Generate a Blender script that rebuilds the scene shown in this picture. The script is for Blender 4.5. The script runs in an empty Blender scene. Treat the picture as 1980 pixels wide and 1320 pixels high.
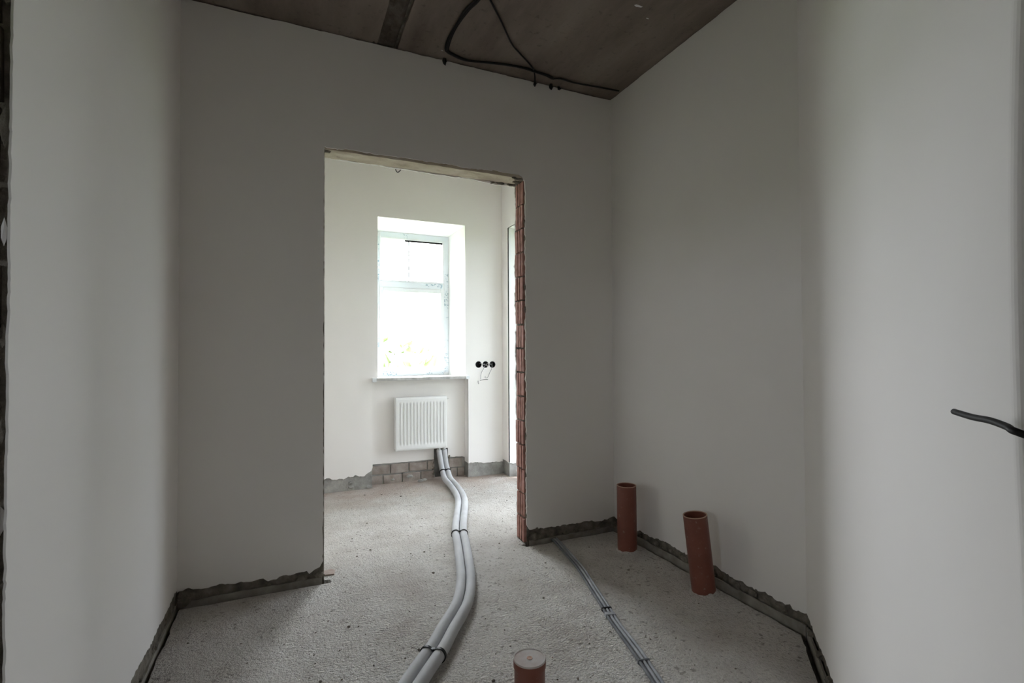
import bpy, bmesh, math, random
from mathutils import Vector, Matrix, noise
random.seed(7)
scene = bpy.context.scene
C = scene.collection

# ------------------------------------------------------------------ camera
ZC = 1.14
FPX, YAW, PITCH, ROLL, SHIFT = 963.65, 0.4178, 0.0184, -0.0054, 2.67
fw = Vector((math.sin(YAW)*math.cos(PITCH), math.cos(YAW)*math.cos(PITCH), math.sin(PITCH)))
rt = Vector((math.cos(YAW), -math.sin(YAW), 0)); up = rt.cross(fw)
rt2 = rt*math.cos(ROLL) + up*math.sin(ROLL); up2 = -rt*math.sin(ROLL) + up*math.cos(ROLL)
cam_d = bpy.data.cameras.new('camera'); cam = bpy.data.objects.new('camera', cam_d); C.objects.link(cam)
cam_d.sensor_width = 36; cam_d.lens = FPX/1980*36; cam_d.shift_y = SHIFT/1980; cam_d.clip_start = 0.02
cam.matrix_world = Matrix(((rt2.x, up2.x, -fw.x, 0), (rt2.y, up2.y, -fw.y, 0), (rt2.z, up2.z, -fw.z, ZC), (0, 0, 0, 1)))
scene.camera = cam

# ------------------------------------------------------------------ sky and exposure
world = bpy.data.worlds.new('overcast_sky'); scene.world = world; world.use_nodes = True
bg = world.node_tree.nodes['Background']
bg.inputs['Color'].default_value = (0.91, 0.945, 1.0, 1); bg.inputs['Strength'].default_value = 1.0
scene.view_settings.view_transform = 'Standard'; scene.view_settings.look = 'None'
scene.view_settings.exposure = 5.4; scene.view_settings.gamma = 1; scene.view_settings.use_curve_mapping = False
scene.cycles.max_bounces = 10; scene.cycles.diffuse_bounces = 8; scene.cycles.glossy_bounces = 3
scene.cycles.transparent_max_bounces = 10; scene.cycles.sample_clamp_indirect = 6
scene.cycles.caustics_reflective = False; scene.cycles.caustics_refractive = False
scene.cycles.use_denoising = True

def portal(loc, rot, sx, sy):
    d = bpy.data.lights.new('sky_portal', 'AREA'); d.shape = 'RECTANGLE'; d.size = sx; d.size_y = sy
    d.cycles.is_portal = True
    o = bpy.data.objects.new('sky_portal', d); o.location = loc; o.rotation_euler = rot; C.objects.link(o)

# ------------------------------------------------------------------ measured plan (metres)
VB, UL, UR, H = 2.688, -0.467, 1.9085, 2.788        # doorway wall, left wall, right wall, ceiling
DL, DR, DH = 0.1556, 1.2775, 2.187                  # doorway
VRE = 1.3776                                        # where the right wall turns 45 degrees
TW = 0.14                                           # thickness of the doorway wall
VF, VN = 4.33, 4.43                                 # window wall, radiator niche
U2 = 1.822                                          # right wall of the far room
PT = 0.012                                          # plaster thickness
WL, WR, WT, WS = 0.674, 1.456, 2.302, 0.925         # window opening
NL, NR, NT = 0.632, 1.482, 0.905                    # niche
VW = 4.63                                           # window frame plane
portal((1.06, 4.80, 1.6), (math.radians(-90), 0, 0), 0.85, 1.5)
portal((-2.30, 0.1, 1.475), (0, math.radians(-90), 0), 0.45, 0.4)
portal((2.30, 3.70, 1.1), (0, math.radians(90), 0), 2.2, 0.95)

def ray(x, y):
    return rt2*((x-990)/FPX) + up2*((660+SHIFT-y)/FPX) + fw
def at(x, y, V=None, U=None, z=None):               # a measured picture point carried onto a known plane of the room
    d = ray(x, y)
    t = V/d.y if V is not None else (U/d.x if U is not None else (z-ZC)/d.z)
    return d*t + Vector((0, 0, ZC))
DD = Vector((-1, -1, 0)).normalized()               # direction of the diagonal wall, coming towards us
DN = Vector((-1, 1, 0)).normalized()                # its normal, into the room
D0 = Vector((UR, VRE, 0))
def at_diag(x, y, off=0):
    d = ray(x, y); t = (D0 + DN*off).dot(DN)/d.dot(DN)
    return d*t + Vector((0, 0, ZC))

# ------------------------------------------------------------------ materials
def mat(name, col, rough=0.9, metal=0.0, spec=0.3):
    m = bpy.data.materials.new(name); m.use_nodes = True
    b = m.node_tree.nodes['Principled BSDF']
    b.inputs['Base Color'].default_value = (*col, 1); b.inputs['Roughness'].default_value = rough
    b.inputs['Metallic'].default_value = metal; b.inputs['Specular IOR Level'].default_value = spec
    return m
class NT_:
    def __init__(s, m): s.t = m.node_tree; s.b = s.t.nodes['Principled BSDF']
    def n(s, typ, **kw):
        o = s.t.nodes.new(typ)
        for k, v in kw.items():
            if k in o.inputs.keys(): o.inputs[k].default_value = v
            else: setattr(o, k, v)
        return o
    def l(s, a, b): s.t.links.new(a, b)
    def co(s, sc=(1, 1, 1)):
        tc = s.n('ShaderNodeTexCoord'); mp = s.n('ShaderNodeMapping'); mp.inputs['Scale'].default_value = sc
        g = s.n('ShaderNodeNewGeometry'); s.l(g.outputs['Position'], mp.inputs['Vector']); s.t.nodes.remove(tc)
        return mp.outputs['Vector']
    def noise(s, vec, scale, detail=4, rough=0.55):
        o = s.n('ShaderNodeTexNoise'); o.inputs['Scale'].default_value = scale; o.inputs['Detail'].default_value = detail
        o.inputs['Roughness'].default_value = rough; s.l(vec, o.inputs['Vector']); return o.outputs['Fac']
    def ramp(s, fac, stops):
        r = s.n('ShaderNodeValToRGB'); e = r.color_ramp.elements
        while len(e) < len(stops): e.new(0.5)
        for i, (p, c) in enumerate(stops):
            e[i].position = p; e[i].color = (*c, 1) if len(c) == 3 else c
        s.l(fac, r.inputs['Fac']); return r.outputs['Color']
    def mix(s, fac, a, b, mode='MIX'):
        m = s.n('ShaderNodeMix', data_type='RGBA', blend_type=mode)
        for sock, v in ((m.inputs[0], fac), (m.inputs[6], a), (m.inputs[7], b)):
            if hasattr(v, 'is_linked') or hasattr(v, 'links'): s.l(v, sock)
            else: sock.default_value = v if not isinstance(v, tuple) else (*v, 1)[:4]
        return m.outputs[2]
    def math(s, op, a, b=0.5):
        m = s.n('ShaderNodeMath', operation=op)
        for sock, v in ((m.inputs[0], a), (m.inputs[1], b)):
            if hasattr(v, 'links'): s.l(v, sock)
            else: sock.default_value = v
        return m.outputs[0]
    def bump(s, h, strength, dist, prev=None):
        b = s.n('ShaderNodeBump'); b.inputs['Strength'].default_value = strength; b.inputs['Distance'].default_value = dist
        s.l(h, b.inputs['Height'])
        if prev: s.l(prev, b.inputs['Normal'])
        return b.outputs['Normal']
def K(v): return (v, v, v)

def noisy(name, stops, scale, bump_s=0.3, bump_d=0.004, bscale=60, rough=0.92, sc=(1, 1, 1), spec=0.2):
    m = mat(name, stops[0][1], rough, 0, spec); n = NT_(m); v = n.co(sc)
    n.l(n.ramp(n.noise(v, scale, 6), stops), n.b.inputs['Base Color'])
    n.l(n.bump(n.noise(v, bscale, 6, 0.65), bump_s, bump_d), n.b.inputs['Normal'])
    return m
M = {}
M['plaster'] = mat('smooth_plaster', (0.7, 0.68, 0.65), 0.85, 0, 0.25)
n = NT_(M['plaster']); v = n.co()
n.l(n.ramp(n.noise(v, 1.7, 2), [(0.3, (0.86, 0.83, 0.80)), (0.7, (0.88, 0.855, 0.83))]), n.b.inputs['Base Color'])
n.l(n.bump(n.noise(v, 11, 4, 0.6), 0.10, 0.004), n.b.inputs['Normal'])
M['white_plaster'] = noisy('white_reveal_plaster', [(0.3, (0.78, 0.78, 0.76)), (0.7, (0.82, 0.82, 0.81))], 3, 0.06, 0.002, 80)
M['rough'] = noisy('rough_mortar', [(0.28, (0.10, 0.09, 0.075)), (0.5, (0.22, 0.195, 0.16)), (0.75, (0.36, 0.33, 0.28))], 22, 1.0, 0.012, 55)
M['greycore'] = noisy('grey_base_render', [(0.3, (0.24, 0.235, 0.215)), (0.55, (0.36, 0.355, 0.335)), (0.8, (0.47, 0.46, 0.43))], 13, 0.7, 0.008, 60)
M['joint'] = noisy('dark_joint_mortar', [(0.28, (0.07, 0.058, 0.046)), (0.5, (0.12, 0.10, 0.08)), (0.75, (0.17, 0.15, 0.125))], 14, 1.0, 0.015, 40)
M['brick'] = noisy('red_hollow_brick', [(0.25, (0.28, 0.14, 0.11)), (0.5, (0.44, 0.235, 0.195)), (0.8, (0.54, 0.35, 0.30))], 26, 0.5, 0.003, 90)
M['shaded_brick'] = noisy('shaded_jamb_brick', [(0.25, (0.045, 0.034, 0.025)), (0.5, (0.08, 0.062, 0.046)), (0.8, (0.13, 0.105, 0.08))], 20, 0.6, 0.004, 80)  # left jamb's shade put into the brick colour
M['basebrick'] = noisy('dusty_base_brick', [(0.25, (0.24, 0.20, 0.175)), (0.5, (0.34, 0.295, 0.265)), (0.8, (0.45, 0.41, 0.37))], 17, 0.6, 0.004, 70)
M['lintel'] = noisy('cream_lintel_concrete', [(0.25, (0.36, 0.30, 0.225)), (0.5, (0.52, 0.45, 0.36)), (0.8, (0.64, 0.59, 0.50))], 11, 0.6, 0.004, 70, sc=(0.5, 1, 1))
# concrete ceiling slab
m = M['slab'] = mat('concrete_ceiling', (0.2, 0.17, 0.15), 0.9, 0, 0.2); n = NT_(m); v = n.co()
c1 = n.ramp(n.noise(n.co((2.2, 0.6, 1)), 2.6, 7, 0.62), [(0.28, (0.165, 0.132, 0.108)), (0.5, (0.235, 0.192, 0.162)), (0.74, (0.29, 0.248, 0.212))])
c2 = n.mix(n.ramp(n.noise(v, 34, 5), [(0.6, K(0)), (0.72, K(0.45))]), c1, (0.10, 0.078, 0.06))
n.l(c2, n.b.inputs['Base Color'])
n.l(n.bump(n.noise(v, 45, 6, 0.6), 0.35, 0.004), n.b.inputs['Normal'])
# floor screed: mottled, pitted, with a reddish dust stain under the far wall
m = M['screed'] = mat('rough_screed', (0.45, 0.43, 0.4), 0.93, 0, 0.2); n = NT_(m); v = n.co()
g1 = n.ramp(n.noise(v, 3.1, 4, 0.62), [(0.28, (0.50, 0.46, 0.42)), (0.5, (0.63, 0.60, 0.56)), (0.72, (0.71, 0.685, 0.65))])
g2 = n.mix(n.ramp(n.noise(v, 55, 2, 0.7), [(0.30, K(0.55)), (0.46, K(0))]), g1, (0.34, 0.31, 0.275))
def pits(scale, r0, r1, pscale, p0, p1):
    wv = n.n('ShaderNodeVectorMath', operation='ADD')
    nn = n.n('ShaderNodeTexNoise'); nn.inputs['Detail'].default_value = 1; nn.inputs['Scale'].default_value = scale*1.6; n.l(v, nn.inputs['Vector'])
    sc_v = n.n('ShaderNodeVectorMath', operation='SCALE'); sc_v.inputs['Scale'].default_value = 0.9/scale; n.l(nn.outputs['Color'], sc_v.inputs[0])
    n.l(v, wv.inputs[0]); n.l(sc_v.outputs[0], wv.inputs[1])
    pit = n.n('ShaderNodeTexVoronoi'); pit.inputs['Scale'].default_value = scale; n.l(wv.outputs[0], pit.inputs['Vector'])
    patch = n.ramp(n.noise(v, pscale, 1), [(p0, K(0)), (p1, K(1))])
    return n.math('MULTIPLY', n.ramp(pit.outputs['Distance'], [(r0, K(1)), (r1, K(0))]), patch)
pitm = n.math('MAXIMUM', pits(24, 0.11, 0.24, 2.7, 0.40, 0.56), n.math('MAXIMUM', pits(60, 0.10, 0.22, 4.5, 0.44, 0.56), pits(9, 0.055, 0.11, 5.0, 0.44, 0.54)))
g3 = n.mix(n.math('MULTIPLY', pitm, 0.65), g2, (0.20, 0.175, 0.15))
sep = n.n('ShaderNodeSeparateXYZ'); n.l(v, sep.inputs['Vector'])
rm = n.n('ShaderNodeMapRange'); rm.inputs['From Min'].default_value = 3.75; rm.inputs['From Max'].default_value = 4.45
n.l(n.math('ADD', sep.outputs['Y'], n.math('MULTIPLY', n.math('SUBTRACT', n.noise(v, 5, 3), 0.5), 1.2)), rm.inputs['Value'])
g4 = n.mix(n.math('MULTIPLY', rm.outputs['Result'], 0.7), g3, (0.46, 0.35, 0.285))
n.l(g4, n.b.inputs['Base Color'])
hh = n.math('ADD', n.math('MULTIPLY', n.noise(v, 14, 6, 0.72), 0.8), n.math('MULTIPLY', n.noise(v, 95, 2, 0.65), 0.5))
n.l(n.bump(hh, 1.0, 0.03), n.b.inputs['Normal'])
M['subfloor'] = noisy('dark_subfloor', [(0.3, (0.05, 0.045, 0.04)), (0.7, (0.11, 0.10, 0.085))], 12)
M['foam_edge'] = noisy('grey_edge_strip', [(0.3, (0.22, 0.20, 0.17)), (0.7, (0.38, 0.355, 0.31))], 16, 0.5, 0.003, 60)
M['pipe'] = noisy('orange_brown_pvc', [(0.3, (0.18, 0.057, 0.037)), (0.7, (0.225, 0.078, 0.052))], 9, 0.06, 0.001, 60, 0.42, spec=0.45)
n = NT_(M['pipe']); v = n.co()   # cement dust splashed over the lower part
dust = n.ramp(n.noise(v, 48, 6, 0.7), [(0.60, K(0)), (0.68, K(0.55))])
old = n.b.inputs['Base Color'].links[0].from_socket
n.l(n.mix(dust, old, (0.36, 0.27, 0.22)), n.b.inputs['Base Color'])
M['pipe_rim'] = mat('cut_pvc_rim', (0.55, 0.36, 0.28), 0.7)
M['cap_dust'] = noisy('dusty_cap', [(0.3, (0.45, 0.37, 0.34)), (0.6, (0.56, 0.53, 0.51))], 12, 0.3, 0.002, 70)
M['foam'] = noisy('grey_foam_insulation', [(0.3, (0.47, 0.475, 0.49)), (0.7, (0.58, 0.585, 0.60))], 7, 0.12, 0.002, 120, 0.7)
M['black'] = mat('black_plastic', (0.012, 0.012, 0.013), 0.5)
M['cable'] = mat('black_cable', (0.016, 0.015, 0.014), 0.6)
M['conduit'] = noisy('grey_dusty_cable', [(0.3, (0.30, 0.31, 0.33)), (0.7, (0.44, 0.45, 0.47))], 14, 0.2, 0.002, 80, 0.7)
M['conduit_dark'] = noisy('dark_grey_cable', [(0.3, (0.13, 0.135, 0.145)), (0.7, (0.22, 0.225, 0.235))], 14, 0.2, 0.002, 80, 0.7)
M['enamel'] = mat('white_enamel', (0.80, 0.80, 0.79), 0.28, 0, 0.5)
M['upvc'] = mat('white_window_plastic', (0.76, 0.78, 0.80), 0.35, 0, 0.5)
m = M['film'] = mat('printed_protective_film', (0.75, 0.8, 0.84), 0.3, 0, 0.5); n = NT_(m); v = n.co()
sp = n.ramp(n.noise(n.co((60, 60, 90)), 1.0, 2), [(0.54, K(0)), (0.60, K(1))])
wd = n.ramp(n.noise(n.co((7, 7, 6)), 1.0, 2), [(0.52, K(0)), (0.58, K(1))])
n.l(n.mix(n.math('MULTIPLY', sp, wd), (0.74, 0.79, 0.83), (0.28, 0.40, 0.48)), n.b.inputs['Base Color'])
M['gasket'] = mat('dark_gasket', (0.012, 0.012, 0.012), 0.7, 0, 0.1)
M['sill'] = noisy('dusty_white_sill', [(0.35, (0.36, 0.35, 0.335)), (0.6, (0.56, 0.55, 0.535))], 24, 0.15, 0.002, 70, 0.5)
M['chrome'] = mat('nickel_valve', (0.6, 0.6, 0.58), 0.3, 1.0, 0.5)
M['wire'] = mat('grey_bare_wire', (0.33, 0.33, 0.33), 0.5)
M['wire_dark'] = mat('dark_wire_end', (0.08, 0.08, 0.08), 0.5)
M['lawn'] = noisy('green_lawn', [(0.3, (0.14, 0.17, 0.085)), (0.7, (0.20, 0.24, 0.13))], 0.7)
M['leaf'] = noisy('green_leaves', [(0.3, (0.12, 0.16, 0.06)), (0.7, (0.18, 0.23, 0.10))], 3)
M['facade'] = noisy('grey_facade_render', [(0.3, (0.45, 0.44, 0.42)), (0.7, (0.52, 0.51, 0.49))], 4)
m = M['glass'] = bpy.data.materials.new('window_glass'); m.use_nodes = True; t = m.node_tree; t.nodes.clear()
o_ = t.nodes.new('ShaderNodeOutputMaterial'); mx = t.nodes.new('ShaderNodeMixShader'); tr = t.nodes.new('ShaderNodeBsdfTransparent')
gl = t.nodes.new('ShaderNodeBsdfGlossy'); fr = t.nodes.new('ShaderNodeFresnel'); fr.inputs['IOR'].default_value = 1.45
tr.inputs['Color'].default_value = (0.95, 0.96, 0.96, 1); gl.inputs['Roughness'].default_value = 0.02
gb_ = t.nodes.new('ShaderNodeNewGeometry'); ma_ = t.nodes.new('ShaderNodeMath'); ma_.operation = 'MULTIPLY_ADD'   # same reflectance on both faces of the thin pane
ma_.inputs[1].default_value = 1/1.45-1.45; ma_.inputs[2].default_value = 1.45
t.links.new(gb_.outputs['Backfacing'], ma_.inputs[0]); t.links.new(ma_.outputs[0], fr.inputs['IOR'])
t.links.new(fr.outputs[0], mx.inputs[0]); t.links.new(tr.outputs[0], mx.inputs[1]); t.links.new(gl.outputs[0], mx.inputs[2]); t.links.new(mx.outputs[0], o_.inputs['Surface'])

m = M['dimming_glass'] = M['glass'].copy(); m.name = 'light_dimming_glass'  # tint added to cut the daylight through the far room's door
for nd in m.node_tree.nodes:
    if nd.type == 'BSDF_TRANSPARENT': nd.inputs['Color'].default_value = (0.36, 0.37, 0.38, 1)

# ------------------------------------------------------------------ helpers
def link(name, me, m, parent=None, smooth=False):
    o = bpy.data.objects.new(name, me); C.objects.link(o)
    if m is not None: me.materials.append(m)
    if smooth:
        for p in me.polygons: p.use_smooth = True
    if parent is not None: o.parent = parent
    return o
def from_bm(name, bm, m, parent=None, smooth=False, recalc=True):
    if recalc: bmesh.ops.recalc_face_normals(bm, faces=bm.faces[:])
    me = bpy.data.meshes.new(name); bm.to_mesh(me); bm.free()
    return link(name, me, m, parent, smooth)
def tag(o, label, cat, group=None, kind=None):
    o['label'] = label; o['category'] = cat
    if group: o['group'] = group
    if kind: o['kind'] = kind
    return o
def empty(name, loc, label, cat, group=None):
    o = bpy.data.objects.new(name, None); C.objects.link(o); o.location = loc; o.empty_display_size = 0.05
    return tag(o, label, cat, group)
def adopt(child, parent):                            # children are built in world coordinates
    child.parent = parent
    if parent.parent is None: child.matrix_parent_inverse = Matrix.Translation(parent.location).inverted()
    return child
def box(bm, a, b):
    r = bmesh.ops.create_cube(bm, size=1)
    bmesh.ops.scale(bm, vec=Vector(b)-Vector(a), verts=r['verts'])
    bmesh.ops.translate(bm, vec=(Vector(a)+Vector(b))/2, verts=r['verts'])
    return r['verts']
def boxes(name, lst, m, parent=None, bevel=0):
    bm = bmesh.new()
    for a, b in lst: box(bm, a, b)
    if bevel: bmesh.ops.bevel(bm, geom=bm.edges[:], offset=bevel, segments=2, affect='EDGES', clamp_overlap=True)
    return from_bm(name, bm, m, parent)
def rag(a, b, amp, step=0.02, seed=0, bias=0.0, ends=False):   # ragged broken edge from a to b (b left out)
    a = Vector(a); b = Vector(b); d = b-a; L = d.length; n_ = max(1, int(L/step)); nr = Vector((-d.y, d.x))/L
    out = []
    for i in range(n_):
        f = i/n_; p = a + d*f
        if i or ends:
            q = f*L
            k = noise.noise((q*9, seed*7.3, 1))*0.6 + noise.noise((q*33, seed*3.1, 5))*0.45 + noise.noise((q*90, seed, 9))*0.35
            p = p + nr*(amp*k + bias)
            p = p + (d/L)*random.uniform(-0.3, 0.3)*step*(1 if i else 0)
        out.append((p.x, p.y))
    return out
def slab(name, O, e, nrm, outline, holes, t0, t1, m, parent=None):
    """wall layer: outline in (along e, up) at wall origin O, from depth t0 (front) to t1 (back) behind the wall face"""
    bm = bmesh.new(); O = Vector(O); e = Vector(e); nrm = Vector(nrm)
    def P(s, z): return O + e*s + Vector((0, 0, z)) - nrm*t0
    ed = []
    for loop in [outline]+list(holes):
        vs = [bm.verts.new(P(*q)) for q in loop]
        ed += [bm.edges.new((vs[i], vs[(i+1) % len(vs)])) for i in range(len(vs))]
    bmesh.ops.triangle_fill(bm, edges=ed, use_beauty=True)
    fs = bm.faces[:]
    r = bmesh.ops.extrude_face_region(bm, geom=fs)
    bmesh.ops.translate(bm, vec=-nrm*(t1-t0), verts=[g for g in r['geom'] if isinstance(g, bmesh.types.BMVert)])
    return from_bm(name, bm, m, parent)
def resample(pts, step):
    pts = [Vector(p) for p in pts]
    P = [pts[0]*2-pts[1]] + pts + [pts[-1]*2-pts[-2]]; out = []
    for i in range(1, len(P)-2):
        p0, p1, p2, p3 = P[i-1:i+3]; n_ = max(2, int((p2-p1).length/step))
        for k in range(n_):
            t = k/n_
            out.append(0.5*((2*p1) + (p2-p0)*t + (2*p0-5*p1+4*p2-p3)*t*t + (3*p1-p0-3*p2+p3)*t*t*t))
    out.append(pts[-1]); return out
def tube(name, pts, r, m, parent=None, sides=12, step=0.02, smooth_path=True, rfun=None):
    pts = resample(pts, step) if smooth_path else [Vector(p) for p in pts]
    bm = bmesh.new(); rings = []; ref = None
    for i, p in enumerate(pts):
        tg = (pts[min(i+1, len(pts)-1)]-pts[max(i-1, 0)]).normalized()
        if ref is None: ref = tg.orthogonal().normalized()
        ref = (ref - tg*ref.dot(tg)).normalized(); bn = tg.cross(ref)
        rr = r if rfun is None else rfun(i/(len(pts)-1))
        rings.append([bm.verts.new(p + (ref*math.cos(a) + bn*math.sin(a))*rr) for a in [2*math.pi*k/sides for k in range(sides)]])
    for A, B in zip(rings, rings[1:]):
        for k in range(sides): bm.faces.new((A[k], A[(k+1) % sides], B[(k+1) % sides], B[k]))
    bm.faces.new(rings[0][::-1]); bm.faces.new(rings[-1])
    o = from_bm(name, bm, m, None, True)
    if parent is not None: adopt(o, parent)
    return o
def lathe(name, prof, m, parent=None, sides=40, close=False, smooth=True):
    bm = bmesh.new(); rings = []
    for r, z in prof:
        if r < 1e-6: rings.append([bm.verts.new((0, 0, z))])
        else: rings.append([bm.verts.new((r*math.cos(2*math.pi*k/sides), r*math.sin(2*math.pi*k/sides), z)) for k in range(sides)])
    for A, B in zip(rings, rings[1:]):
        for k in range(sides):
            k2 = (k+1) % sides
            if len(A) == 1 and len(B) == 1: continue
            elif len(A) == 1: bm.faces.new((A[0], B[k], B[k2]))
            elif len(B) == 1: bm.faces.new((A[k], A[k2], B[0]))
            else: bm.faces.new((A[k], A[k2], B[k2], B[k]))
    o = from_bm(name, bm, m, parent, False)
    if smooth:
        for p in o.data.polygons: p.use_smooth = True
        o.data.set_sharp_from_angle(angle=math.radians(35))
    return o
def lump(name, c, r, m, parent, seed=0, sub=2, sq=(1, 1, 1)):
    bm = bmesh.new(); bmesh.ops.create_icosphere(bm, subdivisions=sub, radius=1)
    for v in bm.verts:
        k = 1 + 0.45*noise.noise(v.co*1.7 + Vector((seed*3.7, 0, 0))) + 0.2*noise.noise(v.co*5 + Vector((seed, 0, 0)))
        v.co = Vector((v.co.x*sq[0], v.co.y*sq[1], v.co.z*sq[2]))*k*r + Vector(c)
    return from_bm(name, bm, m, parent)
def wall(name, label, bm_or_obj):
    return tag(bm_or_obj, label, 'wall', kind='structure')
def circle(cx, cy, r, n_=22): return [(cx + r*math.cos(2*math.pi*k/n_), cy + r*math.sin(2*math.pi*k/n_)) for k in range(n_)]
SID = [0]
def sd(): SID[0] += 1; return SID[0]

# ------------------------------------------------------------------ floor
G = 0.026
de = at_diag(1970, 600); sde = (Vector((de.x, de.y, 0))-D0).length          # where the diagonal wall ends at its opening
dn2 = D0 + DD*sde; dn3 = D0 + DD*(sde+0.95)
back = boxes('floor', [((-2.2, -2.0, -0.20), (2.26, 4.80, -0.03))], M['subfloor'])
tag(back, 'rough unpaved concrete screed floor running through the doorway', 'floor', kind='structure')
pts = []
pts += rag((-2.1, -1.9), (2.2, -1.9), 0.0, 1)
GR = 0.036
ga = dn2 + DN*G; gb = D0 + DN*G + DD*(-0.012); gb.x = UR-GR; gb.y = gb.x - (ga.x-ga.y)
pts += [(2.2, -1.2), (ga.x+0.02, ga.y-0.06)]
pts += rag((ga.x, ga.y), (gb.x, gb.y), 0.010, 0.03, sd())
pts += rag((gb.x, gb.y), (UR-GR, VB-GR), 0.012, 0.03, sd())
pts += rag((UR-GR, VB-GR), (DR-0.035, VB-GR), 0.010, 0.03, sd())
pts += [(DR-0.035, VB+0.004), (DR, VB+0.008), (DR, VB+TW), (U2+0.35, VB+TW), (U2+0.35, VN+0.05), (UL-0.1, VN+0.05), (UL-0.1, VB+TW), (DL, VB+TW), (DL, VB+0.006), (DL+0.03, VB-0.004)]
pts += rag((DL+0.03, VB-GR), (UL+0.016, VB-GR), 0.008, 0.03, sd())
pts += rag((UL+0.016, VB-GR), (UL+0.016, 1.20), 0.010, 0.03, sd())
pts += [(UL-0.4, 1.19), (-2.1, 1.19)]
bm = bmesh.new(); vs = [bm.verts.new((p[0], p[1], 0)) for p in pts]
bmesh.ops.triangle_fill(bm, edges=[bm.edges.new((vs[i], vs[(i+1) % len(vs)])) for i in range(len(vs))], use_beauty=True)
r = bmesh.ops.extrude_face_region(bm, geom=bm.faces[:])
bmesh.ops.translate(bm, vec=(0, 0, -0.035), verts=[g for g in r['geom'] if isinstance(g, bmesh.types.BMVert)])
from_bm('screed', bm, M['screed'], back)
# upstanding grey edge strips in the joint between screed and walls
def edge_strip(a, b, off, h, seed):
    a = Vector((a[0], a[1])); b = Vector((b[0], b[1])); L = (b-a).length; e = (b-a)/L
    out = rag((0, h), (L, h), 0.010, 0.02, seed) + [(L, h), (L, -0.03), (0, -0.03)]
    nr = Vector((e.y, -e.x, 0))
    o = slab('edge_strip', (a.x, a.y, 0), (e.x, e.y, 0), nr, out, [], -off-0.007, -off, M['foam_edge'], back)
    return o
edge_strip((DR+0.02, VB), (UR, VB), 0.002, 0.022, sd())
edge_strip((UR, VB-0.01), (UR, VRE), 0.002, 0.030, sd())
edge_strip((UL, VB), (DL-0.01, VB), 0.002, 0.022, sd())
edge_strip((UR, VRE), (dn2.x, dn2.y), -0.004, 0.024, sd())
edge_strip((UL, 1.21), (UL, VB-0.01), -0.004, 0.016, sd())

# ------------------------------------------------------------------ ceiling: two slabs and a filled joint
ceil = boxes('ceiling', [((-2.2, -2.0, H+0.02), (2.26, 4.80, H+0.25))], M['rough'])
tag(ceil, 'bare brown grey concrete slab ceiling with an open joint', 'ceiling', kind='structure')
uj = at(770, 88, z=H).x
def cslab(u0, u1, seed):
    # slab soffit with slightly uneven arrises
    out = [(u0, -2.0), (u1, -2.0)] + rag((u1, -2.0), (u1, 4.8), 0.004, 0.04, seed)[1:] + [(u1, 4.8), (u0, 4.8)] + rag((u0, 4.8), (u0, -2.0), 0.004, 0.04, seed+1)[1:]
    bm = bmesh.new(); vs = [bm.verts.new((p[0], p[1], H)) for p in out]
    bmesh.ops.triangle_fill(bm, edges=[bm.edges.new((vs[i], vs[(i+1) % len(vs)])) for i in range(len(vs))], use_beauty=True)
    r = bmesh.ops.extrude_face_region(bm, geom=bm.faces[:])
    bmesh.ops.translate(bm, vec=(0, 0, 0.12), verts=[g for g in r['geom'] if isinstance(g, bmesh.types.BMVert)])
    return from_bm('concrete_slab', bm, M['slab'], ceil)
cslab(-2.2, uj-0.105, sd()); sd(); cslab(uj+0.002, 2.26, sd()); sd()
bm = bmesh.new(); nx, ny = 10, 220
gv = [[bm.verts.new((uj-0.135+0.124*i/nx, -1.9+6.6*j/ny, H+0.006-0.012*max(0, noise.noise((i*0.9, j*0.35, 3))+0.1)+(0.012 if i == nx else 0))) for j in range(ny+1)] for i in range(nx+1)]
for i in range(nx):
    for j in range(ny): bm.faces.new((gv[i][j], gv[i+1][j], gv[i+1][j+1], gv[i][j+1]))
r = bmesh.ops.extrude_face_region(bm, geom=bm.faces[:])
bmesh.ops.translate(bm, vec=(0, 0, 0.03), verts=[g for g in r['geom'] if isinstance(g, bmesh.types.BMVert)])
from_bm('joint_mortar', bm, M['joint'], ceil)
for (x, y, L) in ((1235, 12, 0.05), (1252, 36, 0.02), (855, 98, 0.015)):   # pale lime drips
    p = at(x, y, z=H-0.002); lump('lime_drip', (p.x, p.y, H-0.001), L*0.5, M['white_plaster'], ceil, x, 1, (1, 0.3, 0.06))

# ------------------------------------------------------------------ doorway wall
def brick_mesh(w, d, h, grooves, seed, gd=0.014):
    """hollow brick: face at x=0 looks to -x with vertical grooves, body to +w, centred on y, bottom at z=0"""
    rnd = random.Random(seed); bm = bmesh.new(); prof = [(w, -d/2), (0.0, -d/2)]
    for g in grooves:
        g0 = g*d + rnd.uniform(-0.004, 0.004); gw = rnd.uniform(0.004, 0.0065)
        prof += [(0, g0-gw), (gd, g0-gw*0.6), (gd, g0+gw*0.6), (0, g0+gw)]
    prof += [(0.0, d/2), (w, d/2)]
    lo = [bm.verts.new((x+rnd.uniform(0, 0.0012), y, rnd.uniform(0, 0.004))) for x, y in prof]
    hi = [bm.verts.new((x+rnd.uniform(0, 0.0012), y, h-rnd.uniform(0, 0.004))) for x, y in prof]
    k = len(prof)
    for i in range(k): bm.faces.new((lo[i], lo[(i+1) % k], hi[(i+1) % k], hi[i]))
    bm.faces.new(lo[::-1]); bm.faces.new(hi)
    bmesh.ops.recalc_face_normals(bm, faces=bm.faces[:])
    me = bpy.data.meshes.new('brick'); bm.to_mesh(me); bm.free(); me.materials.append(M['brick']); return me
e1, n1 = (1, 0, 0), (0, -1, 0)
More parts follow.
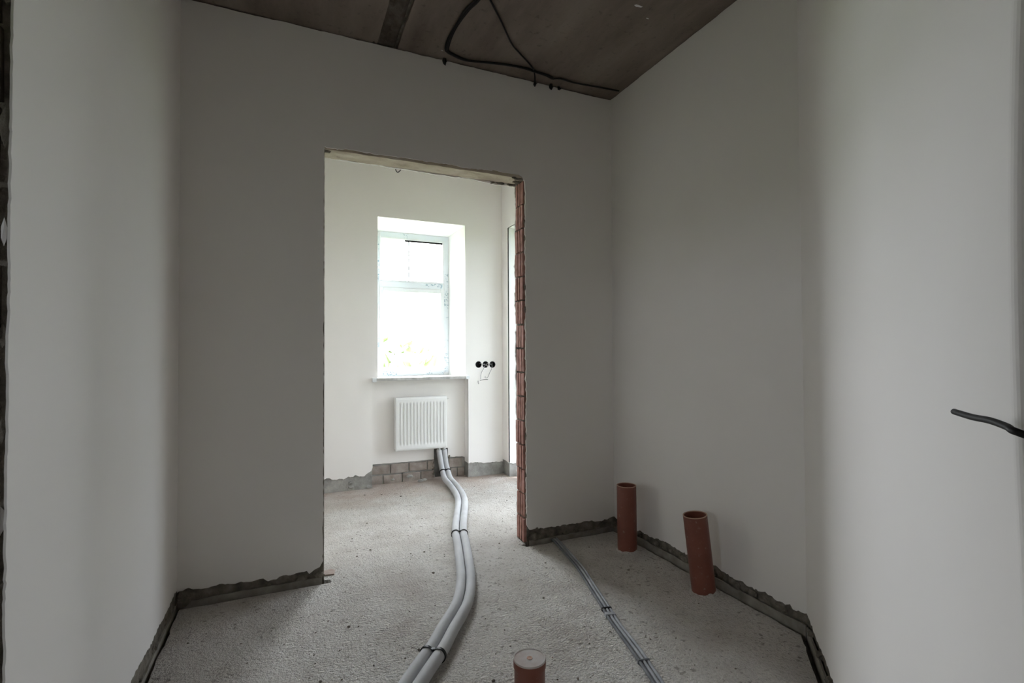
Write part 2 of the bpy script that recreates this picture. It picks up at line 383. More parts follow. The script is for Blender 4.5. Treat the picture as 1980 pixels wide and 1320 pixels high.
core = [(-2.2, -0.03), (DL, -0.03), (DL, DH), (DR+0.012, DH), (DR+0.012, -0.03), (2.26, -0.03), (2.26, H+0.01), (-2.2, H+0.01)]
wb = slab('wall_back', (0, VB, 0), e1, n1, core, [], PT, TW-PT, M['rough'])
tag(wb, 'grey plastered wall with the raw doorway opening', 'wall', kind='structure')
bz = 0.068
front = []
front += rag((UL, 0.062), (DL-0.07, 0.050), 0.022, 0.012, sd())
front += rag((DL-0.07, 0.048), (DL-0.010, 0.075), 0.01, 0.012, sd(), ends=True)
front += rag((DL-0.004, 0.10), (DL, DH-0.015), 0.007, 0.018, sd(), 0.002)
front += rag((DL, DH+0.006), (DR-0.075, DH+0.012), 0.012, 0.012, sd())
front += [(DR-0.05, DH+0.014), (DR-0.028, DH+0.012), (DR-0.008, DH+0.002), (DR+0.004, DH-0.018)]
front += rag((DR+0.008, DH-0.04), (DR+0.008, 0.10), 0.013, 0.012, sd(), 0.0)
front += rag((DR+0.025, 0.082), (UR, 0.068), 0.026, 0.012, sd(), ends=True)
front += [(UR, 0.066)]
front += rag((UR, H-0.004), (UL, H-0.004), 0.007, 0.02, sd(), 0.003) + [(UL, H-0.004)]
slab('plaster_coat', (0, VB, 0), e1, n1, front, [], 0, PT, M['plaster'], wb)
rear = []
rear += rag((UL-0.1, 0.07), (DL-0.01, 0.07), 0.02, 0.015, sd())
rear += rag((DL-0.006, 0.08), (DL, DH), 0.006, 0.02, sd(), 0.002)
rear += rag((DL, DH-0.004), (DR-0.16, DH-0.012), 0.010, 0.012, sd())
rear += rag((DR-0.16, DH-0.012), (DR-0.02, DH-0.008), 0.012, 0.012, sd(), -0.010)
rear += rag((DR+0.0, DH-0.02), (DR+0.004, 0.08), 0.016, 0.012, sd(), 0.0)
rear += rag((DR+0.02, 0.07), (U2, 0.07), 0.02, 0.015, sd()) + [(U2, 0.07), (U2, H), (UL-0.1, H)]
slab('plaster_coat', (0, VB, 0), e1, n1, rear, [], TW-PT, TW, M['plaster'], wb)
# cream concrete lintel over the opening
li = [(DL-0.12, DH-0.001), (DR+0.14, DH-0.001), (DR+0.14, DH+0.14), (DL-0.12, DH+0.14)]
ln = slab('lintel', (0, VB, 0), e1, n1, li, [], PT*0.6, TW-PT*0.6, M['lintel'], wb)
bm = bmesh.new(); bmesh.ops.create_grid(bm, x_segments=70, y_segments=9, size=0.5)
for v in bm.verts:
    x, y = v.co.x+0.5, v.co.y+0.5; w_ = 0.4+0.6*math.sin(math.pi*y)
    v.co = Vector((DL + x*(DR-DL), VB+0.009 + y*(TW-0.018), DH-0.004-0.007*w_*(noise.noise((x*18, y*2.5, 2))+0.4*noise.noise((x*60, y*9, 4)))))
r = bmesh.ops.extrude_face_region(bm, geom=bm.faces[:])
bmesh.ops.translate(bm, vec=(0, 0, 0.02), verts=[g for g in r['geom'] if isinstance(g, bmesh.types.BMVert)])
from_bm('lintel_soffit', bm, M['lintel'], ln)
for k, (u, v, rr) in enumerate([(DR-0.02, VB+0.02, 0.018), (DR-0.008, VB+0.07, 0.02), (DR-0.03, VB+TW-0.012, 0.016), (DR-0.10, VB+TW-0.006, 0.018), (DR-0.15, VB+TW-0.006, 0.014), (DR-0.06, VB+0.004, 0.010), (DL+0.012, VB+0.03, 0.012)]):
    lump('mortar_lump', (u, v, DH-0.008), rr, M['rough'], wb, k, 2, (1.7, 0.8, 0.55))
# column of red hollow bricks bared in the right jamb
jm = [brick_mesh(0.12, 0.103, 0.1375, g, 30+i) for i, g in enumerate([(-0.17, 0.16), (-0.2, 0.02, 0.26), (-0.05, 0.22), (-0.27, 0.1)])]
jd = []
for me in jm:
    me2 = me.copy(); me2.materials.clear(); me2.materials.append(M['shaded_brick']); jd.append(me2)
nb = 15; ch = (DH-0.012)/nb
for k in range(nb):
    o = bpy.data.objects.new('brick', jm[k % 4]); C.objects.link(o); o.parent = wb
    o.location = (DR-0.004+random.uniform(-0.004, 0.005), VB+0.071+random.uniform(-0.003, 0.003), 0.006+k*ch)
    o.rotation_euler = (random.uniform(-0.03, 0.03), random.uniform(-0.012, 0.012), random.uniform(-0.03, 0.03))
for k in range(nb):                                    # mortar squeezed from the bed joints
    if k:
        lump('bed_mortar', (DR+0.011, VB+0.068+random.uniform(-0.01, 0.01), 0.002+k*ch), 0.02, M['rough'], wb, 40+k, 2, (0.45, 2.5, 0.22))
for k in range(12):                                    # broken mortar along both arrises
    z = random.uniform(0.1, DH-0.1)
    lump('mortar_lump', (DR+0.008, VB+random.choice((0.010, TW-0.012)), z), random.uniform(0.009, 0.014), M['rough'], wb, 70+k, 1, (0.7, 0.8, 2.2))
for k, (u, v, z, rr) in enumerate([(UL+0.035, VB-0.004, 0.045, 0.034), (UL+0.02, VB-0.012, 0.02, 0.03), (UR-0.02, VB-0.004, 0.055, 0.034), (UR-0.012, VB-0.02, 0.03, 0.03), (DR+0.05, VB-0.0, 0.035, 0.028), (DR+0.09, VB+0.004, 0.03, 0.026), (DL-0.02, VB, 0.03, 0.02), (0.05, VB, 0.025, 0.018), (-0.1, VB, 0.02, 0.016), (1.55, VB, 0.03, 0.022), (1.66, VB, 0.03, 0.02)]):
    lump('mortar_lump', (u, v, z), rr, M['rough'], wb, 90+k, 2, (1.2, 0.45, 0.8))

# ------------------------------------------------------------------ left wall with an opening whose brick jamb shows at the picture's edge
VLE = 1.196
LW = 0.16
wl = slab('wall_left', (UL, 0, 0), (0, 1, 0), (1, 0, 0), [(VLE+0.012, -0.03), (VB+0.03, -0.03), (VB+0.03, H+0.01), (-2.0, H+0.01), (-2.0, -0.03), (0.22, -0.03), (0.22, DH), (VLE+0.012, DH)], [], 0.004, LW, M['rough'])
tag(wl, 'plastered left wall ending at a bare brick jamb', 'wall', kind='structure')
lp = rag((VLE+0.006, 0.09), (VB, 0.072), 0.022, 0.012, sd()) + [(VB, 0.07)]
lp += rag((VB, H-0.004), (-1.0, H-0.004), 0.006, 0.03, sd(), 0.003) + [(-1.0, H-0.004), (-1.0, 0.05), (0.21, 0.05), (0.21, DH+0.01)]
lp += rag((VLE, DH+0.01), (VLE, 0.10), 0.010, 0.012, sd())
slab('plaster_coat', (UL, 0, 0), (0, 1, 0), (1, 0, 0), lp, [], 0, 0.004, M['plaster'], wl)
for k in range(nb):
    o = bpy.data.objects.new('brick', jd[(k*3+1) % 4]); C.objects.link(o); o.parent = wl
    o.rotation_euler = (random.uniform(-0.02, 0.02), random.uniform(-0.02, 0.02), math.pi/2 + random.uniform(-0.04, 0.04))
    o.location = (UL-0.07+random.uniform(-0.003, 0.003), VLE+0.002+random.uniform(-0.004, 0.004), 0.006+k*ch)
for k in range(10):
    lump('mortar_lump', (UL-0.012, VLE+0.008, 0.2+k*0.2+random.uniform(-0.05, 0.05)), random.uniform(0.008, 0.013), M['rough'] if k % 3 else M['plaster'], wl, 120+k, 1, (0.7, 0.6, 3.0))
for k in range(7):
    lump('mortar_lump', (UL-0.004, 1.35+k*0.19, 0.03), random.uniform(0.014, 0.024), M['rough'], wl, 140+k, 2, (0.45, 1.3, 0.9))

# ------------------------------------------------------------------ right wall
wr = boxes('wall_right', [((UR+PT, VRE-0.12, -0.03), (2.26, VB+0.03, H+0.01))], M['rough'])
tag(wr, 'plastered right wall behind the two open pipes', 'wall', kind='structure')
rp = rag((VRE, 0.078), (VB, 0.066), 0.026, 0.012, sd()) + [(VB, 0.066)] + rag((VB, H-0.003), (VRE, H-0.003), 0.005, 0.03, sd(), 0.002) + [(VRE, H-0.003)]
slab('plaster_coat', (UR, 0, 0), (0, 1, 0), (-1, 0, 0), rp, [], 0, PT, M['plaster'], wr)
for k in range(9):
    lump('mortar_lump', (UR+0.006, VRE+0.12+k*0.135+random.uniform(-0.03, 0.03), 0.04), random.uniform(0.014, 0.024), M['rough'], wr, 160+k, 2, (0.45, 1.4, 0.9))

# ------------------------------------------------------------------ diagonal wall, its end rounded and bowed
ang = math.atan2(DD.y, DD.x)
wd_ = slab('wall_diagonal', D0, DD, DN, [(-0.25, -0.03), (sde-0.03, -0.03), (sde-0.03, DH), (sde+0.95, DH), (sde+0.95, -0.03), (3.6, -0.03), (3.6, H+0.01), (-0.25, H+0.01)], [], PT, 0.16, M['rough'])
tag(wd_, 'brighter diagonal plastered wall at the right with a cable in front', 'wall', kind='structure')
dp = rag((0, 0.075), (sde-0.06, 0.075), 0.022, 0.012, sd()) + [(sde-0.06, 0.075), (sde-0.06, DH+0.02), (sde+0.97, DH+0.02), (sde+0.97, 0.05), (3.4, 0.05), (3.4, H-0.004), (0, H-0.004)]
slab('plaster_coat', D0, DD, DN, dp, [], 0, PT, M['plaster'], wd_)
bm = bmesh.new(); rows = []                           # rounded plaster arris of the opening
for j in range(31):
    z = 0.07 + (DH-0.05)*j/30; bow = min(0.07, 0.03*((z-1.15)/0.5)**2)
    row = []
    R_ = 0.022; pr = [(-0.06, 0.0)] + [(bow-R_ + R_*math.sin(a), -R_ + R_*math.cos(a)) for a in [math.pi/2*i/8 for i in range(9)]] + [(bow, -0.16), (-0.06, -0.16)]
    for s_, d_ in pr:
        row.append(bm.verts.new(D0 + DD*(sde+s_) + DN*d_ + Vector((0, 0, z))))
    rows.append(row)
for A, B in zip(rows, rows[1:]):
    k = len(A)
    for i in range(k): bm.faces.new((A[i], A[(i+1) % k], B[(i+1) % k], B[i]))
bm.faces.new(rows[0][::-1]); bm.faces.new(rows[-1])
o = from_bm('plaster_arris', bm, M['plaster'], wd_)
for k in range(6):
    p = D0 + DD*(0.06+k*0.15) - DN*0.006; lump('mortar_lump', (p.x, p.y, 0.03), random.uniform(0.014, 0.022), M['rough'], wd_, 180+k, 2, (0.8, 0.8, 0.9))

# ------------------------------------------------------------------ outer walls that close the dark rooms beside and behind
for nm, lb, bx in (('wall_near', 'plain plastered wall behind the camera', ((-2.26, -2.06, -0.2), (2.26, -1.95, H+0.25))),
                   ('wall_outer_right', 'plain plastered wall of the dark room beyond the diagonal opening', ((2.15, -2.0, -0.2), (2.26, VRE, H+0.25)))):
    tag(boxes(nm, [bx], M['plaster']), lb, 'wall', kind='structure')

FW = (-0.1, 0.3, 1.20, 1.75)  # unseen window added in the side room as fill light
wo = slab('wall_outer_left', (-2.15, 0, 0), (0, 1, 0), (1, 0, 0), [(-2.0, -0.2), (4.8, -0.2), (4.8, H+0.25), (-2.0, H+0.25)], [[(FW[0], FW[2]), (FW[1], FW[2]), (FW[1], FW[3]), (FW[0], FW[3])]], 0, 0.11, M['plaster'])
tag(wo, 'plain plastered wall of the side room beyond the left opening', 'wall', kind='structure')
w2 = boxes('fill_window', [((-2.24, FW[0], FW[2]), (-2.18, FW[0]+0.07, FW[3])), ((-2.24, FW[1]-0.07, FW[2]), (-2.18, FW[1], FW[3])), ((-2.24, FW[0], FW[2]), (-2.18, FW[1], FW[2]+0.07)), ((-2.24, FW[0], FW[3]-0.07), (-2.18, FW[1], FW[3]))], M['upvc'])
tag(w2, 'unseen white framed window added as fill light beyond the left opening', 'window', kind='structure')
boxes('pane', [((-2.215, FW[0]+0.05, FW[2]+0.05), (-2.21, FW[1]-0.05, FW[3]-0.05))], M['glass'], w2)

# ------------------------------------------------------------------ far room: window wall
so = [at(x, 704.5, V=VF) for x in (925.3, 938.8, 952.0)]; SR = 0.0285
hs = [circle(p.x, p.z, SR+0.0005) for p in so]
wf = slab('wall_far', (0, VF, 0), e1, n1, [(-2.2, -0.03), (NL-0.003, -0.03), (NL-0.003, NT+0.02), (WL-0.006, NT+0.02), (WL-0.006, WT+0.006), (WR+0.006, WT+0.006), (WR+0.006, NT+0.02), (NR+0.003, NT+0.02), (NR+0.003, -0.03), (2.26, -0.03), (2.26, H+0.01), (-2.2, H+0.01)], hs, PT, 0.115, M['greycore'])
tag(wf, 'pale plastered window wall seen through the doorway', 'wall', kind='structure')
hU0, hU1 = at(839, 890, V=VN).x, at(866, 890, V=VN).x
hz = at(850, 872, V=VN).z + 0.03
slab('wall_core', (0, VF, 0), e1, n1, [(-2.2, -0.03), (hU0, -0.03), (hU0, hz), (hU1, hz), (hU1, -0.03), (2.26, -0.03), (2.26, H+0.01), (-2.2, H+0.01)], [[(WL-0.006, NT), (WR+0.006, NT), (WR+0.006, WT+0.006), (WL-0.006, WT+0.006)]], 0.113, 0.26, M['greycore'], wf)
slab('wall_core', (0, VF, 0), e1, n1, [(-2.2, -0.2), (2.26, -0.2), (2.26, H+0.25), (-2.2, H+0.25)], [[(WL-0.006, NT), (WR+0.006, NT), (WR+0.006, WT+0.006), (WL-0.006, WT+0.006)]], 0.255, 0.42, M['greycore'], wf)
fp = rag((UL-0.1, 0.10), (NL-0.06, 0.115), 0.03, 0.012, sd()) + rag((NL-0.06, 0.115), (NL, 0.16), 0.015, 0.012, sd()) + [(NL, 0.175)]
fp += [(NL, NT), (WL, NT), (WL, WT), (WR, WT), (WR, NT), (NR, NT)]
fp += [(NR, 0.142)] + rag((NR+0.004, 0.128), (U2, 0.115), 0.014, 0.012, sd()) + [(U2, 0.115), (U2, H), (UL-0.1, H)]
slab('plaster_coat', (0, VF, 0), e1, n1, fp, hs, 0, PT, M['plaster'], wf)
npz = rag((NL, 0.178), (hU0, 0.172), 0.006, 0.015, sd()) + [(hU0, 0.175), (hU0, hz-0.005), (hU1, hz-0.005), (hU1, 0.185)]
npz += rag((hU1, 0.185), (NR, 0.168), 0.008, 0.015, sd()) + [(NR, 0.165), (NR, NT), (NL, NT)]
slab('plaster_coat', (0, VN, 0), e1, n1, npz, [], 0, PT, M['plaster'], wf)
boxes('niche_cheek', [((NR, VF+0.001, 0.13), (NR+0.01, VN+0.01, NT)), ((NL-0.01, VF+0.001, 0.17), (NL, VN+0.01, NT))], M['plaster'], wf)
# bared base bricks in the niche
bb = []
for i in range(3):
    bm = bmesh.new(); vs = box(bm, (0, 0, 0), (1, 1, 1))
    for v in bm.verts: v.co += Vector((random.uniform(-0.02, 0.02), random.uniform(0, 0.1), random.uniform(-0.05, 0.05)))
    bmesh.ops.bevel(bm, geom=bm.edges[:], offset=0.03, segments=1, affect='EDGES')
    me = bpy.data.meshes.new('brick'); bmesh.ops.recalc_face_normals(bm, faces=bm.faces[:]); bm.to_mesh(me); bm.free(); me.materials.append(M['basebrick']); bb.append(me)
def brick_row(u0, u1, z0, h, start, w=0.165):
    u = u0+start
    while u < u1-0.02:
        a = max(u, u0); b = min(u+w-0.012, u1)
        if b-a > 0.02:
            o = bpy.data.objects.new('brick', random.choice(bb)); C.objects.link(o); o.parent = wf
            o.location = (a, VN+PT-0.012+random.uniform(-0.003, 0.003), z0); o.scale = (b-a, 0.05, h)
        u += w
brick_row(NL+0.005, hU0-0.005, -0.004, 0.078, -0.06); brick_row(NL+0.005, hU0-0.005, 0.086, 0.076, 0.0)
brick_row(hU1+0.03, NR-0.004, -0.004, 0.078, -0.1); brick_row(hU1+0.012, NR-0.004, 0.086, 0.076, -0.03)
for k in range(8):
    lump('mortar_lump', (random.choice((hU0-0.006, hU1+0.012)), VN+0.012, 0.02+0.024*k), random.uniform(0.012, 0.02), M['rough'] if k % 2 else M['basebrick'], wf, 200+k, 2, (0.8, 0.8, 1))
for k in range(9):
    lump('mortar_lump', (random.uniform(0.1, 1.75), VF+0.008, random.uniform(0.01, 0.08)), random.uniform(0.012, 0.02), M['greycore'], wf, 220+k, 2, (1.4, 0.5, 0.8)) if k != 4 else None

# far room: right wall with a tall glazed opening, left wall
vj = at(982, 600, U=U2).y; zj = at(982.5, 440, U=U2).z; VJ0 = vj-0.92
wfr = slab('wall_far_right', (U2, 0, 0), (0, 1, 0), (-1, 0, 0), [(VB+TW-0.02, -0.03), (VJ0-0.006, -0.03), (VJ0-0.006, zj+0.006), (vj+0.006, zj+0.006), (vj+0.006, -0.03), (VF+0.10, -0.03), (VF+0.10, H+0.01), (VB+TW-0.02, H+0.01)], [], PT, 0.438, M['greycore'])
tag(wfr, 'right hand wall of the far room with a tall bright opening', 'wall', kind='structure')
rp2 = [(VB+TW, 0.1), (VJ0, 0.1), (VJ0, zj), (vj, zj)] + [(vj, 0.13)] + rag((vj+0.002, 0.13), (VF, 0.14), 0.012, 0.01, sd()) + [(VF, 0.14), (VF, H), (VB+TW, H)]
slab('plaster_coat', (U2, 0, 0), (0, 1, 0), (-1, 0, 0), rp2, [], 0, PT, M['plaster'], wfr)
rv = rag((0.001, 0.125), (0.30, 0.10), 0.014, 0.01, sd()) + [(0.30, 0.10), (0.30, zj), (0.001, zj)]
slab('opening_reveal', (U2, vj, 0), (1, 0, 0), (0, -1, 0), rv, [], 0, 0.012, M['white_plaster'], wfr)
boxes('opening_reveal', [((U2+0.001, VJ0-0.012, 0.1), (U2+0.30, VJ0, zj)), ((U2+0.001, VJ0-0.012, zj), (U2+0.30, vj+0.012, zj+0.012))], M['white_plaster'], wfr)
wfl = boxes('wall_far_left', [((UL-0.3, VB+TW-0.02, -0.03), (UL-0.1, VF+0.1, H+0.01))], M['plaster'])
tag(wfl, 'plastered left wall of the far room hidden behind the doorway wall', 'wall', kind='structure')

# ------------------------------------------------------------------ window
FR = at(868, 600, V=VW).x; FL = WL+0.012; FT = at(800, 452, V=VW).z; FB = WS-0.005
FR = min(FR+0.0, WR-0.004)
def prism(name, quad, axis, a0, a1, m, parent):        # quad in the plane across axis, run from a0 to a1
    bm = bmesh.new(); P = (lambda q, a: (q[0], q[1], a)) if axis == 'z' else (lambda q, a: (a, q[0], q[1]))
    A = [bm.verts.new(P(q, a0)) for q in quad]; B = [bm.verts.new(P(q, a1)) for q in quad]; k_ = len(quad)
    for k in range(k_): bm.faces.new((A[k], A[(k+1) % k_], B[(k+1) % k_], B[k]))
    bm.faces.new(A[::-1]); bm.faces.new(B); return from_bm(name, bm, m, parent)
# splayed white reveals running from the wall face to the frame
prism('window_reveal', [(WR, VF+0.001), (FR-0.002, VW+0.003), (FR-0.002, VW+0.085), (WR+0.012, VW+0.085), (WR+0.012, VF+0.001)], 'z', NT, WT+0.012, M['white_plaster'], wf)
prism('window_reveal', [(WL, VF+0.001), (FL+0.002, VW+0.003), (FL+0.002, VW+0.085), (WL-0.012, VW+0.085), (WL-0.012, VF+0.001)], 'z', NT, WT+0.012, M['white_plaster'], wf)
prism('window_reveal', [(VF+0.001, WT), (VW+0.003, FT-0.002), (VW+0.085, FT-0.002), (VW+0.085, WT+0.012), (VF+0.001, WT+0.012)], 'x', WL-0.011, WR+0.011, M['white_plaster'], wf)
w1 = boxes('window_1', [((FR-0.052, VW, FB), (FR, VW+0.07, FT)), ((FL, VW, FB), (FL+0.052, VW+0.07, FT)), ((FL+0.052, VW, FT-0.055), (FR-0.052, VW+0.07, FT)), ((FL+0.052, VW, FB), (FR-0.052, VW+0.07, FB+0.055))], M['upvc'], None, 0.003)
tag(w1, 'white plastic window with transom and printed film, glowing in the far wall', 'window', kind='structure')
zt0, zt1 = at(800, 558, V=VW-0.005).z, at(800, 546, V=VW-0.005).z
boxes('transom', [((FL+0.05, VW-0.004, zt0), (FR-0.05, VW+0.062, zt1))], M['upvc'], w1, 0.003)
def sash(z0, z1, name='sash', w=0.034):
    a, b = FL+0.05, FR-0.05
    fr_ = boxes(name, [((a, VW-0.012, z0), (a+w, VW+0.05, z1)), ((b-w, VW-0.012, z0), (b, VW+0.05, z1)), ((a+w, VW-0.012, z0), (b-w, VW+0.05, z0+w)), ((a+w, VW-0.012, z1-w), (b-w, VW+0.05, z1))], M['upvc'], w1, 0.003)
    boxes('pane', [((a+w*0.5, VW+0.018, z0+w*0.5), (b-w*0.5, VW+0.022, z1-w*0.5))], M['glass'], fr_)
    return a+w, b-w, z0+w, z1-w, fr_
sl = sash(FB+0.052, zt0, w=0.034); su = sash(zt1, FT-0.052, 'fixed_bead', 0.014)
boxes('gasket', [((su[0]+0.22, VW-0.002, su[3]-0.013), (su[1], VW+0.014, su[3]+0.001))], M['gasket'], su[4])
gm = (su[0]+su[1])/2-0.03
boxes('glazing_spacer', [((gm-0.006, VW+0.023, su[2]), (gm+0.006, VW+0.033, su[3]))], M['upvc'], su[4])
for a, b in (((FR-0.047, VW-0.0015, FB+0.03), (FR-0.006, VW+0.001, FT-0.05)), ((FL+0.06, VW-0.0015, FT-0.048), (FR-0.01, VW+0.001, FT-0.006)),
             ((FL+0.06, VW-0.0055, zt0+0.008), (FR-0.06, VW-0.003, zt1-0.004)), ((FL+0.07, VW-0.0015, FB+0.01), (FR-0.055, VW+0.001, FB+0.05)), ((FL+0.006, VW-0.0015, FB+0.03), (FL+0.047, VW+0.001, FT-0.05))):
    boxes('protective_film', [(a, b)], M['film'], w1)
for x, y in ((831, 490), (822, 530), (829, 587), (828, 677), (763, 685), (756, 482)):
    p = at(x, y, V=VW+0.017); lump('glass_sticker', tuple(p), 0.007, M['greycore'], w1, x, 1, (1.1, 0.12, 1))
sb = boxes('window_sill', [((NL+0.004, VF-0.030, NT-0.004), (NR-0.002, VF+0.05, WS)), ((WL+0.001, VF+0.049, NT), (WR-0.001, VW+0.004, WS))], M['sill'], w1, 0.002)
boxes('sill_end_cap', [((NR-0.03, VF-0.034, NT-0.008), (NR+0.002, VF-0.0005, WS+0.002)), ((NL-0.004, VF-0.034, NT-0.012), (NL+0.028, VF-0.0005, WS+0.002))], M['upvc'], w1, 0.001)

# glazed balcony door in the tall opening of the far room's right wall
UD = U2+0.13
d1 = boxes('door_1', [((UD, VJ0, 0.0), (UD+0.07, VJ0+0.03, zj)), ((UD, vj-0.03, 0.0), (UD+0.07, vj, zj)), ((UD, VJ0+0.06, zj-0.06), (UD+0.07, vj-0.06, zj)), ((UD, VJ0+0.06, 0.0), (UD+0.07, vj-0.06, 0.09))], M['upvc'], None, 0.003)
tag(d1, 'white framed glazed door in the far room, round the brick jamb', 'door', kind='structure')
boxes('pane', [((UD+0.03, VJ0+0.05, 0.08), (UD+0.036, vj-0.05, zj-0.05))], M['dimming_glass'], d1)
boxes('glazing_bar', [((UD+0.005, VJ0+0.06, 0.85), (UD+0.065, vj-0.06, 0.91))], M['upvc'], d1, 0.003)

# outdoors: lawn and a low bush line, far away and overexposed
gr = boxes('ground', [((-60, -40, -0.75), (80, 120, -0.65))], M['lawn'])
tag(gr, 'pale green lawn outside the window', 'lawn', kind='structure')
def bush(x, y, r, seed, label):
    bm = bmesh.new(); rnd = random.Random(seed)
    for k in range(420):
        d = Vector((rnd.gauss(0, 1), rnd.gauss(0, 1), abs(rnd.gauss(0, 1)))).normalized()*rnd.uniform(0.75, 1)*r
        c = Vector((x, y, -0.65)) + Vector((d.x, d.y, d.z*0.9)); s_ = r*0.13
        a = Vector((rnd.gauss(0, 1), rnd.gauss(0, 1), rnd.gauss(0, 1))).normalized(); b_ = a.orthogonal().normalized()
        bm.faces.new([bm.verts.new(c+a*s_), bm.verts.new(c+b_*s_*0.6), bm.verts.new(c-a*s_), bm.verts.new(c-b_*s_*0.6)])
    t_ = empty('bush', (x, y, -0.65), label, 'bush')
    adopt(from_bm('foliage', bm, M['leaf'], None, recalc=False), t_)
    adopt(tube('stem', [(x, y, -0.67), (x, y+0.05, -0.3), (x+0.05, y, -0.65+r*0.7)], r*0.05, M['rough'], None, 6, 0.2), t_)
pb = at(757, 665, V=13.0); bush(pb.x, 13.0, 2.4, 5, 'round pale green bush on the lawn outside the window')

# ------------------------------------------------------------------ radiator
VR = VN-0.098
ra, rb = at(765, 800, V=VR).x, at(864.5, 800, V=VR).x
rz1 = at(766, 769.5, V=VR).z; rz0 = at(766, 873, V=VR).z
rad = empty('radiator', ((ra+rb)/2, VN-0.05, rz0), 'white ribbed panel radiator hanging in the niche under the window', 'radiator')
bm = bmesh.new(); nu, nz = 170, 44; W = rb-ra; Hh = rz1-rz0; nr_ = 14; mg = 0.022
def dep(u, z):
    if u < mg or u > W-mg: d = 0
    else:
        ph = (u-mg)/(W-2*mg)*nr_ % 1.0
        d = 0.010*max(0, min(1, (0.5-abs(ph-0.5)-0.20)/0.10))
    m_ = max(0, min(1, (z-0.045)/0.025))*max(0, min(1, (Hh-0.042-z)/0.025))
    e_ = min(u, W-u, z, Hh-z); rnd = 0.006*max(0, 1-e_/0.006)**2
    return d*m_+rnd
gv = [[bm.verts.new((ra+W*i/nu, VR+dep(W*i/nu, Hh*j/nz), rz0+Hh*j/nz)) for j in range(nz+1)] for i in range(nu+1)]
for i in range(nu):
    for j in range(nz): bm.faces.new((gv[i][j], gv[i+1][j], gv[i+1][j+1], gv[i][j+1]))
r = bmesh.ops.extrude_face_region(bm, geom=bm.faces[:])
for g in r['geom']:
    if isinstance(g, bmesh.types.BMVert): g.co.y = VR+0.018
adopt(from_bm('front_panel', bm, M['enamel'], None, True), rad).data.set_sharp_from_angle(angle=math.radians(50))
adopt(boxes('back_panel', [((ra+0.006, VR+0.048, rz0+0.01), (rb-0.006, VR+0.060, rz1-0.01))], M['enamel'], None, 0.003), rad)
for u in (ra+0.001, rb-0.004): adopt(boxes('side_panel', [((u, VR+0.012, rz0+0.012), (u+0.003, VR+0.066, rz1-0.002))], M['enamel']), rad)
adopt(boxes('top_grille', [((ra+0.004, VR+0.016, rz1-0.006), (rb-0.004, VR+0.020, rz1+0.001)), ((ra+0.004, VR+0.060, rz1-0.006), (rb-0.004, VR+0.064, rz1+0.001))] + [((ra+0.006+k*0.0125, VR+0.018, rz1-0.004), (ra+0.012+k*0.0125, VR+0.062, rz1)) for k in range(int((W-0.02)/0.0125))], M['enamel']), rad)
pv = at(869, 767, V=VR+0.03)
adopt(boxes('air_vent', [((rb-0.002, VR+0.022, rz1-0.032), (rb+0.014, VR+0.036, rz1-0.018)), ((rb+0.013, VR+0.025, rz1-0.029), (rb+0.024, VR+0.033, rz1-0.021))], M['chrome'], None, 0.001), rad)
for u in (ra+W*0.2, ra+W*0.8): adopt(boxes('wall_bracket', [((u-0.015, VR+0.058, rz0+0.05), (u+0.015, VN+0.001, rz1-0.05))], M['enamel']), rad)

# ------------------------------------------------------------------ pair of insulated heating pipes
PR = 0.0235
RZ = rz0
hp = empty('heating_pipes', at(888, 1030, z=0), 'pair of grey foam-sleeved heating pipes snaking from the radiator across the floor', 'pipes')
v0 = VR+0.040
c0 = at(853.5, 872, V=v0)
mid = [Vector((c0.x, v0, RZ+0.006)), Vector((c0.x+0.004, v0-0.001, RZ-0.045)), at(857.5, 895, V=v0-0.012), at(861, 911, V=v0-0.05)]
px = [(865.5, 925), (874, 935), (886, 951), (892.5, 968), (891.5, 986), (889, 1007), (888.5, 1030), (893, 1052), (900, 1101), (900.5, 1131), (895, 1162), (883, 1187), (866, 1215), (849.5, 1246), (840.5, 1260), (822, 1286), (801, 1317), (772, 1362), (735, 1425), (690, 1520)]
cen = [p for p in mid] + [at(x, y, z=(0.055 if i == 0 else 0.03 if i == 1 else PR+0.001)) for i, (x, y) in enumerate(px)]
path = resample(cen, 0.015)
Lp, Rp = [], []
for i, p in enumerate(path):
    tg = path[min(i+2, len(path)-1)]-path[max(i-2, 0)]; th = Vector((tg.x, tg.y, 0))
    sd_ = Vector((tg.y, -tg.x, 0))
    if sd_.length < 1e-5: sd_ = Vector((-1, 0, 0))
    sd_.normalize()
    w_ = min(1, max(0, (i-4)/14))                      # near the radiator the pair lies along the wall
    sd_ = (Vector((-1, 0, 0))*(1-w_) + sd_*w_).normalized()
    zz = max(p.z, PR+0.001)
    Lp.append(Vector((p.x, p.y, zz)) + sd_*(PR+0.0006)); Rp.append(Vector((p.x, p.y, zz)) - sd_*(PR+0.0006))
def wob(ph): return lambda f: PR*(0.985+0.02*math.sin(f*140+ph)*noise.noise((f*30, ph, 0)))
tube('insulated_pipe', Lp[2:], PR, M['foam'], hp, 20, 0.02, False, wob(0)); tube('insulated_pipe', Rp[2:], PR, M['foam'], hp, 20, 0.02, False, wob(2))
for P in (Lp, Rp):                                     # valves below the radiator
    q = P[0]
    vl = adopt(tube('valve', [(q.x, q.y, RZ-0.045), (q.x, q.y, RZ-0.022), (q.x, q.y, RZ+0.004)], 0.012, M['chrome'], None, 12, 0.01), hp)
    adopt(tube('valve_nut', [(q.x, q.y, RZ-0.026), (q.x, q.y, RZ-0.010)], 0.017, M['chrome'], None, 6, 0.01, False), vl)
